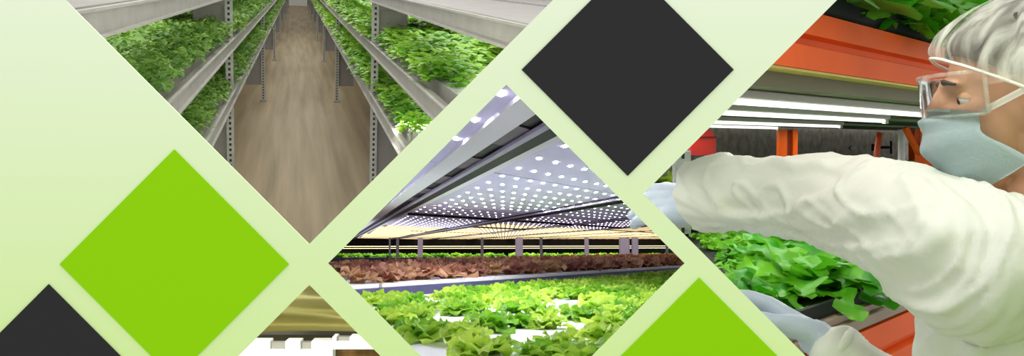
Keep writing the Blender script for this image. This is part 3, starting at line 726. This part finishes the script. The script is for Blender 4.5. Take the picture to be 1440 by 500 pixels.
# posts, box, pipe and valve in the bay before the concrete wall
def upright(name, label, cat, px0, px1, py0, py1, Y, m, dep=.05, bev=.003):
    a = P(px0, py0, Y); b = P(px1, py1, Y); base = Vector(((a.x+b.x)/2, Y, b.z)); hw = (b.x-a.x)/2
    bm = B(); box(bm, (-hw, 0, 0), (hw, dep, a.z-b.z), bev); return tag(obj(name, bm, m, None, Matrix.Translation(base)), label, cat), hw, a.z-b.z
o, hw, hh = upright('slotted_upright', 'grey slotted upright beneath the red box', 'post', 949, 972, 212, 345, 3.1, greyp_m)
a = P(990, 218, 3.2); t2 = thing('red_box', 'red peaked steel box on the grey upright at the left', 'box', Matrix.Translation(a))
bm = B(); s = 3.2/F; pr = [(-19*s, 0), (17*s, 0), (17*s, 26*s), (8*s, 37*s), (-19*s, 37*s)]
f0 = [bm.verts.new((x, 0, z)) for x, z in pr]; f1 = [bm.verts.new((x, .08, z)) for x, z in pr]; bm.faces.new(f0); bm.faces.new(f1[::-1])
for i in range(5): bm.faces.new((f0[i], f1[i], f1[(i+1) % 5], f0[(i+1) % 5]))
obj('casing', bm, red_m2, t2); bm = B(); box(bm, (-19*s, -.004, 24*s), (17*s, .004, 26.5*s)); obj('seam', bm, mat('dark_red', srgb(110, 12, 12), .5), t2)
t2 = thing('orange_post', 'orange channel post in front of the concrete wall above the forearm', 'post', Matrix.Translation(P(1109, 345, 4.2)))
s = 4.2/F; H = P(0, 182, 4.2).z-P(0, 345, 4.2).z
for x0, x1, nm in ((-13, -2, 'flange'), (6, 13, 'flange')): bm = B(); box(bm, (x0*s, 0, 0), (x1*s, .05, H), .003); obj(nm, bm, orange_m, t2)
bm = B(); box(bm, (-2*s, .03, 0), (6*s, .05, H)); obj('web', bm, mat('dark_orange', srgb(150, 52, 14), .5), t2)
bm = B(); a = P(1232, 225, 3.9); tube(bm, [P(1231, 345, 3.9)-a, P(1233, 215, 3.9)-a, P(1237, 186, 3.9)-a], .014, 8)
tag(obj('orange_rod', bm, mat('red_orange', srgb(206, 84, 50), .5), None, Matrix.Translation(a), True), 'slim red-orange rod left of the white pipe', 'rod')
bm = B(); a = P(1267, 345, 3.9); tube(bm, [P(1267, 345, 3.9)-a, P(1268, 182, 3.9)-a], .0155, 12)
tag(obj('white_pipe', bm, white_pl, None, Matrix.Translation(a), True), 'upright white pipe before the concrete wall beside the mask', 'pipe')
a = P(1290, 345, 3.6); t2 = thing('orange_bracket', 'orange post with a slanting brace close to the face mask', 'bracket', Matrix.Translation(a)); s = 3.6/F
bm = B(); box(bm, (4*s, 0, 0), (22*s, .05, 165*s), .003); obj('post', bm, orange_m, t2)
bm = B(); bar(bm, (-14*s, .02, 166*s), (6*s, .02, 128*s), 6*s, .03, (0, 1, 0)); obj('brace', bm, orange_m, t2)
a = P(1241, 207, 5.6); t2 = thing('wall_valve', 'small black valve on the concrete wall beside the rod', 'valve', Matrix.Translation(a)); s = 5.6/F
bm = B(); tube(bm, [(-12*s, 0, 0), (12*s, 0, 0)], 2*s, 8); obj('pipe', bm, black_m, t2, None, True)
bm = B(); tube(bm, [(12*s, 0, -9*s), (12*s, 0, 9*s)], 1.6*s, 8); obj('handle', bm, black_m, t2, None, True)
bm = B(); box(bm, (-15*s, -2*s, -5*s), (-11*s, 2*s, 5*s), .5*s); obj('flange', bm, black_m, t2)
bm = B(); a = P(1198, 208, 6.0); tube(bm, [(0, 0, 0), (.0, -.03, 0)], [.026, .022], 12)
bmesh.ops.scale(bm, vec=(1, 1, .65), verts=bm.verts[:])
tag(obj('wall_stud', bm, galv, None, Matrix.Translation(a)), 'pale oval stud on the concrete wall over the sleeve', 'stud')

# ------------------------------------------------------------------ the worker
def spheres(bm, chain):
    for (p, r), (q, s) in zip(chain, chain[1:]):
        p = Vector(p); q = Vector(q); L = (q-p).length; n = max(1, int(L/(min(r, s)*.3)))
        for i in range(n+1):
            t = i/n; rr = r+(s-r)*t
            bmesh.ops.create_icosphere(bm, subdivisions=2, radius=rr, matrix=Matrix.Translation(p.lerp(q, t)))
def ell(bm, c, rad, R=None):
    bmesh.ops.create_icosphere(bm, subdivisions=3, radius=1, matrix=Matrix.Translation(c) @ (R or Matrix()) @ Matrix.Diagonal((*rad, 1)))
def remesh(bm, voxel, it=8, fac=.5):
    me = bpy.data.meshes.new('tmp'); bm.to_mesh(me); bm.free(); o = bpy.data.objects.new('tmp', me); COL.objects.link(o)
    m = o.modifiers.new('r', 'REMESH'); m.mode = 'VOXEL'; m.voxel_size = voxel
    m = o.modifiers.new('s', 'SMOOTH'); m.factor = fac; m.iterations = it
    dg = bpy.context.evaluated_depsgraph_get(); out = bpy.data.meshes.new_from_object(o.evaluated_get(dg))
    bpy.data.objects.remove(o); bpy.data.meshes.remove(me)
    b = B(); b.from_mesh(out); bpy.data.meshes.remove(out); return b
skin_m = mat('skin', srgb(214, 164, 134), .5, var=.06, scale=14)
_s = skin_m.node_tree.nodes['Principled BSDF']; _s.inputs['Subsurface Weight'].default_value = .15; _s.inputs['Subsurface Radius'].default_value = (.01, .004, .002)
hair_m = mat('dark_brown_hair', srgb(66, 56, 48), .5, var=.35, scale=26, stretch=(1, 1, 5))
net_m = sheer('white_hairnet', srgb(228, 228, 216), .34, 11, (1.2, 5, 1.0), .7, .34)
mask_m = mat('blue_mask', srgb(206, 226, 230), .75, var=.03, scale=20, bump=.08, bscale=200)
strap_m = mat('white_strap', srgb(232, 230, 218), .7)
suit_m = mat('white_coverall_cloth', srgb(222, 224, 214), .7, var=.02, scale=12, bump=.25, bscale=22)
glove_m = mat('pale_blue_glove', srgb(184, 196, 212), .45, var=.03, scale=20, bump=.15, bscale=60)
gog_m = bpy.data.materials.new('clear_plastic'); gog_m.use_nodes = True
_n = gog_m.node_tree.nodes; _l = gog_m.node_tree.links; _tp = _n.new('ShaderNodeBsdfTransparent'); _tp.inputs[0].default_value = (.93, .96, .93, 1); _gl = _n.new('ShaderNodeBsdfGlossy'); _gl.inputs['Roughness'].default_value = .06
_fr = _n.new('ShaderNodeFresnel'); _fr.inputs[0].default_value = 1.5; _mx = _n.new('ShaderNodeMixShader'); _l.new(_fr.outputs[0], _mx.inputs[0]); _l.new(_tp.outputs[0], _mx.inputs[1]); _l.new(_gl.outputs[0], _mx.inputs[2]); _l.new(_mx.outputs[0], _n['Material Output'].inputs[0])
rim_m = sheer('clear_frame', srgb(225, 228, 215), .2, 40, (1, 1, 1), .12, .2)

HEADC = P(1432, 145, 1.2)
fa = math.atan2(.36, -.93)
HR = Matrix.Rotation(fa, 4, 'Z') @ Matrix.Rotation(math.radians(6), 4, 'Y')      # head axes: x forward, y left, z up
HM = Matrix.Translation(HEADC) @ HR
hp = lambda x, y, z: HM @ Vector((x, y, z))
sl = Vector((.585, 1.09, 1.345)); neck = Vector((.715, 1.215, 1.375)); sr = Vector((.83, 1.34, 1.345))
el, wl_ = P(1168, 280, 1.38), P(992, 289, 1.62)
er, wr = Vector((.72, 1.26, 1.03)), P(1172, 492, 1.36)
def hand(wrist, fd, th, nrm, curls, s=1.0, thumb=1):
    """capsules of a hand: palm rays to four knuckles, four fingers of unequal length, a thumb from the side of the palm.
    fd to the fingertips, th towards the thumb side, nrm out of the palm"""
    fd = fd.normalized(); th = (th-fd*th.dot(fd)).normalized(); nrm = (nrm-fd*nrm.dot(fd)-th*nrm.dot(th)).normalized()
    ch = [[(wrist-fd*.05*s, .026*s), (wrist+fd*.01*s, .027*s)]]
    for k, (o, ln, kn) in enumerate(((.030, .070, .088), (.010, .078, .092), (-.010, .073, .088), (-.029, .058, .080))):
        kp = wrist+fd*kn*s+th*o*s
        ch.append([(wrist+fd*.012*s+th*o*.55*s, .018*s), (kp, .0125*s)])
        p, d, r = kp, fd, .0115*s; a = 0
        c = [(p, r)]
        for seg, f_ in enumerate((.45, .30, .25)):
            a += curls[k]*(.8, 1.1, .7)[seg]
            d = (fd*math.cos(a)+nrm*math.sin(a)+th*o*3.0*(1 if a < .7 else .2)).normalized()
            p = p+d*ln*f_*s; r *= .92; c.append((p, r))
        ch.append(c)
    tb = wrist+fd*.025*s+th*.026*s
    p1 = tb+(fd*.6+th*.65+nrm*.35).normalized()*.042*s; p2 = p1+(fd*.85+th*.25+nrm*.45).normalized()*.032*s; p3 = p2+(fd*.95+th*.05+nrm*.4).normalized()*.025*s
    ch.append([(wrist+fd*.01*s+th*.012*s, .02*s), (tb, .019*s), (p1, .0135*s), (p2, .0125*s), (p3, .0105*s)])
    return ch
fl = Vector((-.58, .80, -.02)); hl = hand(wl_+fl*.02, fl, Vector((.5, .4, .75)), Vector((.5, .4, -.8)), (.2, .2, .2, .2), 1.2)
fr_ = (P(1068, 418, 1.46)-wr).normalized(); hr = hand(wr+fr_*.02, fr_, Vector((-.2, -.3, -.9)).cross(fr_)*-1, Vector((-.3, .8, -.5)), (.3, .34, .38, .42), 1.08)

person = thing('person', 'person in a white coverall, hairnet, goggles and blue face mask reaching into the orange rack', 'person', Matrix.Translation((.72, 1.22, 0)))
PI_ = Matrix.Translation((-.72, -1.22, 0))
def pp(nm, bm, m, par=person, smooth=True):
    bmesh.ops.transform(bm, matrix=PI_, verts=bm.verts[:]); return obj(nm, bm, m, par, None, smooth)
# body: head with face, neck, trunk, arms, hands and legs, one surface
bm = B()
ell(bm, hp(-.012, 0, .035), (.098, .076, .098), HR)
ell(bm, hp(.045, 0, -.02), (.056, .058, .085), HR)            # face
ell(bm, hp(.055, 0, -.075), (.042, .044, .045), HR)           # jaw
ell(bm, hp(.078, 0, -.098), (.020, .024, .018), HR)           # chin
ell(bm, hp(.078, 0, .035), (.020, .050, .013), HR)            # brow
for s in (-1, 1):
    ell(bm, hp(.066, s*.036, -.015), (.024, .022, .020), HR)  # cheek
    ell(bm, hp(-.012, s*.077, .0), (.018, .008, .031), HR); ell(bm, hp(-.008, s*.078, -.028), (.010, .007, .010), HR)   # ear, lobe
spheres(bm, [(hp(.094, 0, .025), .010), (hp(.112, 0, -.008), .0125), (hp(.116, 0, -.022), .0135)])     # nose
for s in (-1, 1): bmesh.ops.create_icosphere(bm, subdivisions=2, radius=.009, matrix=Matrix.Translation(hp(.103, s*.012, -.024)))
spheres(bm, [(hp(.098, -.018, -.055), .006), (hp(.104, 0, -.054), .007), (hp(.098, .018, -.055), .006)]); spheres(bm, [(hp(.096, -.015, -.064), .006), (hp(.102, 0, -.065), .0075), (hp(.096, .015, -.064), .006)])
spheres(bm, [(hp(-.03, 0, -.04), .060), (hp(-.04, 0, -.12), .056), (neck+Vector((0, 0, -.02)), .065)])
spheres(bm, [(sl, .05), (neck+Vector((0, 0, -.05)), .07), (sr, .05)])
hip = Vector((.74, 1.235, .92))
for dz, rx in ((1.27, .11), (1.15, .115), (1.03, .105), (.93, .115)): ell(bm, Vector((.715+.02*(1.3-dz), 1.22, dz)), (rx, rx*1.25, .1))
spheres(bm, [(sl, .048), (el, .038), (wl_, .026)]); spheres(bm, [(sr, .048), (er, .038), (wr, .026)])
for h in (hl, hr):
    for c in h: spheres(bm, [(p, r*.86) for p, r in c])
latv = Vector((.6, .8, 0))
for s in (-1, 1): spheres(bm, [(hip+latv*.09*s, .085), (hip+latv*.1*s+Vector((0, 0, -.44)), .055), (Vector((.74, 1.235, .09))+latv*.1*s, .04), (Vector((.74-.1, 1.235+.09, .05))+latv*.1*s, .035)])
bm = remesh(bm, .0042, 4)
# eye sockets pressed in, eyelids left as a shallow bulge
for v in bm.verts:
    q = HM.inverted() @ v.co
    for s in (-1, 1):
        d = math.hypot((q.y-s*.034)/.019, (q.z-.012)/.011)
        if q.x > .04 and d < 1: v.co -= (HR @ Vector((1, 0, 0))).to_3d()*.009*(1-d*d)
body = pp('body', bm, skin_m)
for s in (-1, 1):
    bm = B(); bmesh.ops.create_uvsphere(bm, u_segments=16, v_segments=12, radius=.0125, matrix=Matrix.Translation(hp(.067, s*.034, .012))); pp('eye', bm, mat('eye_white', srgb(225, 220, 212), .2))
    bm = B(); bmesh.ops.create_uvsphere(bm, u_segments=12, v_segments=8, radius=.0080, matrix=Matrix.Translation(hp(.0725, s*.034, .011))); pp('iris', bm, mat('brown_iris', srgb(60, 40, 26), .2))
    bm = B(); bmesh.ops.create_uvsphere(bm, u_segments=16, v_segments=12, radius=.0138, matrix=Matrix.Translation(hp(.067, s*.034, .012)))
    bmesh.ops.bisect_plane(bm, geom=bm.verts[:]+bm.edges[:]+bm.faces[:], plane_co=hp(.067, s*.034, .0125), plane_no=(HR @ Vector((.25, 0, -1))).to_3d(), clear_outer=True); pp('eyelid', bm, skin_m)
    bm = B(); tube(bm, [hp(.088, s*.016, .034), hp(.094, s*.032, .040), hp(.082, s*.052, .034)], [.003, .0042, .0022], 6); pp('eyebrow', bm, hair_m)
# hair under the net
bm = B(); ell(bm, hp(-.015, 0, .050), (.107, .084, .100), HR); ell(bm, hp(-.09, 0, .03), (.06, .06, .06), HR); bm = remesh(bm, .006, 4)
bmesh.ops.bisect_plane(bm, geom=bm.verts[:]+bm.edges[:]+bm.faces[:], plane_co=hp(.078, 0, .075), plane_no=(HR @ Vector((.55, 0, -1))).to_3d(), clear_outer=True)
pp('hair', bm, hair_m)
# hairnet: puffed, gathered into an elastic band from the forehead to behind the ear
def net(u, v):
    th = 2*math.pi*u; ph = v*math.pi*.5                          # v 0 at the crown, 1 at the band
    k = math.sin(ph); fold = 1+(.035*math.sin(th*13+2*noise.noise((3*math.cos(th), 3*math.sin(th), v*2)))+.05*noise.noise((4*math.cos(th), 4*math.sin(th), v*5)))*k*(1-.7*v**6)
    bx, by = .114, .084; x = -.010+bx*math.cos(th); y = by*math.sin(th)
    band = .068+.60*(x-.088)+.0*abs(y)
    puff = 1+.20*math.sin(ph*2)**1.2*(1 if math.cos(th) < .2 else .55)
    xx = -.03*(1-k)+(x)*k*puff*fold; yy = y*k*puff*fold*1.04
    zt = .158; zz = band*v**1.7+(zt+.0*fold)*(1-v**1.7)*(.35+.65*math.cos(ph*.62)) if v < 1 else band
    return hp(xx, yy, zz)
bm = B(); grid(bm, net, 120, 26); bmesh.ops.remove_doubles(bm, verts=bm.verts[:], dist=.0005); hn = pp('hairnet', bm, net_m)
bm = B(); tube(bm, [Vector(net(k/48, 1)) for k in range(49)], .0024, 8); pp('elastic_band', bm, strap_m, hn)
# mask with pleats and straps
def maskf(u, v):
    th = (u-.5)*2*math.radians(86); zc = .004-.122*v
    prof = [(0, .113), (.14, .127), (.32, .131), (.5, .127), (.7, .119), (.86, .104), (1, .070)]
    for (a, xa), (b, xb) in zip(prof, prof[1:]):
        if v <= b: xc = xa+(xb-xa)*(v-a)/(b-a); break
    sv = max(0, min(1, (v-.3)/.7)); sv = sv*sv*(3-2*sv)
    ze = -.010-.062*v; xe = .052-.055*sv; k = math.cos(th)**.8
    pl = .0045*math.sin(v*math.pi*5+abs(u-.5)*2.2)*(1 if .1 < v < .95 else .2)
    return hp(xe+(xc+pl-xe)*k, (.071+.008*math.sin(v*3.1))*math.sin(th), ze+(zc-ze)*k**.9)
bm = B(); grid(bm, maskf, 44, 44); solid(bm, .0012); mk = pp('face_mask', bm, mask_m)
for v, tag_ in ((.02, 0), (.98, 1)):
    for u in (0.0, 1.0):
        a = Vector(maskf(u, v)); s = -1 if u < .5 else 1
        e = hp(-.022, s*.091, .028 if v < .5 else -.018); m_ = (a+e)/2+(HR @ Vector((0, s*.008, 0))).to_3d()
        bm = B(); grid(bm, lambda i, j: (a*(1-i)**2+m_*2*i*(1-i)+e*i*i)+(HR @ Vector((0, 0, (j-.5)*.010))).to_3d(), 10, 2); solid(bm, .0012); pp('ear_loop', bm, strap_m, mk)
bm = B(); tube(bm, [Vector(maskf(.5+(k-6)/6*.32, 0.012)) for k in range(13)], .0022, 6); pp('nose_wire', bm, mask_m, mk)
# safety goggles
def gog(u, v, off=0):
    th = (u-.5)*2*math.radians(80); z = .046-.058*v*(1-.25*(abs(u-.5) < .08)) ; return hp(.012+(.112+off)*math.cos(th)**.62, (.086+off*.5)*math.sin(th), z+.004*math.cos(th))
gg = thing_g = pp('goggles', grid(B(), lambda u, v: gog(u, v), 40, 10), gog_m)
for v, r in ((0, .0028), (1, .0022)): bm = B(); tube(bm, [Vector(gog(k/40, v)) for k in range(41)], r, 8); pp('goggle_rim', bm, rim_m, gg)
for u, s in ((0, -1), (1, 1)):
    bm = B(); tube(bm, [Vector(gog(u, k/6)) for k in range(7)], .003, 8); pp('goggle_rim', bm, rim_m, gg)
    bm = B(); a = Vector(gog(u, .25)); e = hp(-.03, s*.088, .034); grid(bm, lambda i, j: a.lerp(e, i)+(HR @ Vector((0, 0, (j-.5)*.009*(1-.3*i)))).to_3d(), 8, 2); solid(bm, .002); pp('temple', bm, rim_m, gg)
# coverall
bm = B()
spheres(bm, [(sl+Vector((.02, .02, 0)), .098), (sl.lerp(el, .42)+Vector((0, 0, .012)), .085), (el, .072), (el.lerp(wl_, .45)+Vector((0, 0, .012)), .064), (wl_+(wl_-el).normalized()*-.02+Vector((0, 0, .022)), .066), (wl_+(wl_-el).normalized()*.06+Vector((0, 0, .022)), .060)])
spheres(bm, [(sr, .085), (er, .07), (er.lerp(wr, .6), .058), (wr+(er-wr)*.06, .046)])
spheres(bm, [(sl+Vector((.03, .03, -.02)), .085), (neck+Vector((0, 0, -.075)), .10), (sr, .08)])
for dz, rx in ((1.30, .135), (1.2, .15), (1.08, .16), (.95, .165), (.85, .16)): ell(bm, Vector((.725+.01*(1.3-dz), 1.215, dz)), (rx, rx*1.15, .12), Matrix.Rotation(math.radians(-38), 4, 'Z'))
for s in (-1, 1): spheres(bm, [(hip+latv*.09*s, .12), (hip+latv*.1*s+Vector((0, 0, -.44)), .09), (Vector((.74, 1.235, .10))+latv*.1*s, .075)])
bm = remesh(bm, .0058, 8)
adir = (wl_-sl).normalized()
r_ = bmesh.ops.bisect_plane(bm, geom=bm.verts[:]+bm.edges[:]+bm.faces[:], plane_co=wl_+(wl_-el).normalized()*.012, plane_no=(wl_-el), clear_outer=True)
bm.normal_update()
for v in bm.verts:
    p = v.co
    if p.z < .75: continue
    t = (p-sl).dot(adir); arm = max(0, min(1, t/.1))
    # long creases: across the sleeve, and hanging from the shoulder down the chest
    ax = p-sl-adir*t; ang = math.atan2(ax.z, ax.dot(adir.cross(Vector((0, 0, 1))).normalized()))
    wob = 1.2*noise.noise(p*5)
    c1 = noise.noise((t*6.5+math.sin(ang)*.9+wob, math.cos(ang)*1.1, math.sin(ang)*1.1+3)); c3 = noise.noise((t*14-math.sin(ang)*1.6+wob, math.cos(ang)*1.5+9, 2))
    c2 = noise.noise(((p.x-p.z*.62)*15+wob, (p.x+p.z)*2.2, p.y*3+4)); c4 = noise.noise(((p.x-p.z*.35)*30+wob, (p.x+p.z)*3, 8))
    f = lambda c: max(0, 1-abs(c)*6)
    v.co += v.normal*(arm*(.014*c1+.0065*f(c1)+.006*f(c3))+(1-arm)*(.016*c2+.010*f(c2)+.007*f(c4)))
    v.co += v.normal*.006*noise.noise(p*9)
for _ in range(1): bmesh.ops.smooth_vert(bm, verts=bm.verts[:], factor=.4, use_axis_x=True, use_axis_y=True, use_axis_z=True)
suit = pp('coverall', bm, suit_m)
def ringed(c, d, r, rr): 
    d = d.normalized(); a = d.orthogonal().normalized(); b = d.cross(a)
    return tube(B(), [c+(a*math.cos(q)+b*math.sin(q))*r*(1+.06*math.sin(5*q)) for q in [2*math.pi*k/32 for k in range(33)]], rr, 8)
pp('cuff', ringed(wr+(er-wr)*.02, wr-er, .04, .007), suit_m, suit)
pp('collar', ringed(neck+Vector((-.012, .0, .018)), Vector((.1, 0, 1)), .078, .013), suit_m, suit)
for h, wv, ev in ((hl, wl_, el), (hr, wr, er)):
    bm = B()
    for c in h: spheres(bm, c)
    d = (wv-ev).normalized(); spheres(bm, [(wv-d*.05, .034), (wv+d*.01, .030)])
    bm = remesh(bm, .0035, 3); bm.normal_update()
    for v in bm.verts: v.co += v.normal*(.0016+.0022*noise.noise(v.co*38))
    pp('glove', bm, glove_m)
for s in (-1, 1):
    bm = B(); spheres(bm, [(Vector((.75, 1.225, .055))+latv*.1*s, .055), (Vector((.64, 1.325, .045))+latv*.1*s, .045)]); bm = remesh(bm, .008, 4)
    for v in bm.verts: v.co.z = max(0, v.co.z)
    pp('shoe', bm, white_pl)
bm = B(); box(bm, (-.2, .82, -.05), (3.5, 4.0, 0)); tag(obj('floor_worker', bm, conc_m), 'concrete floor under the worker and orange rack', None, None, 'structure')
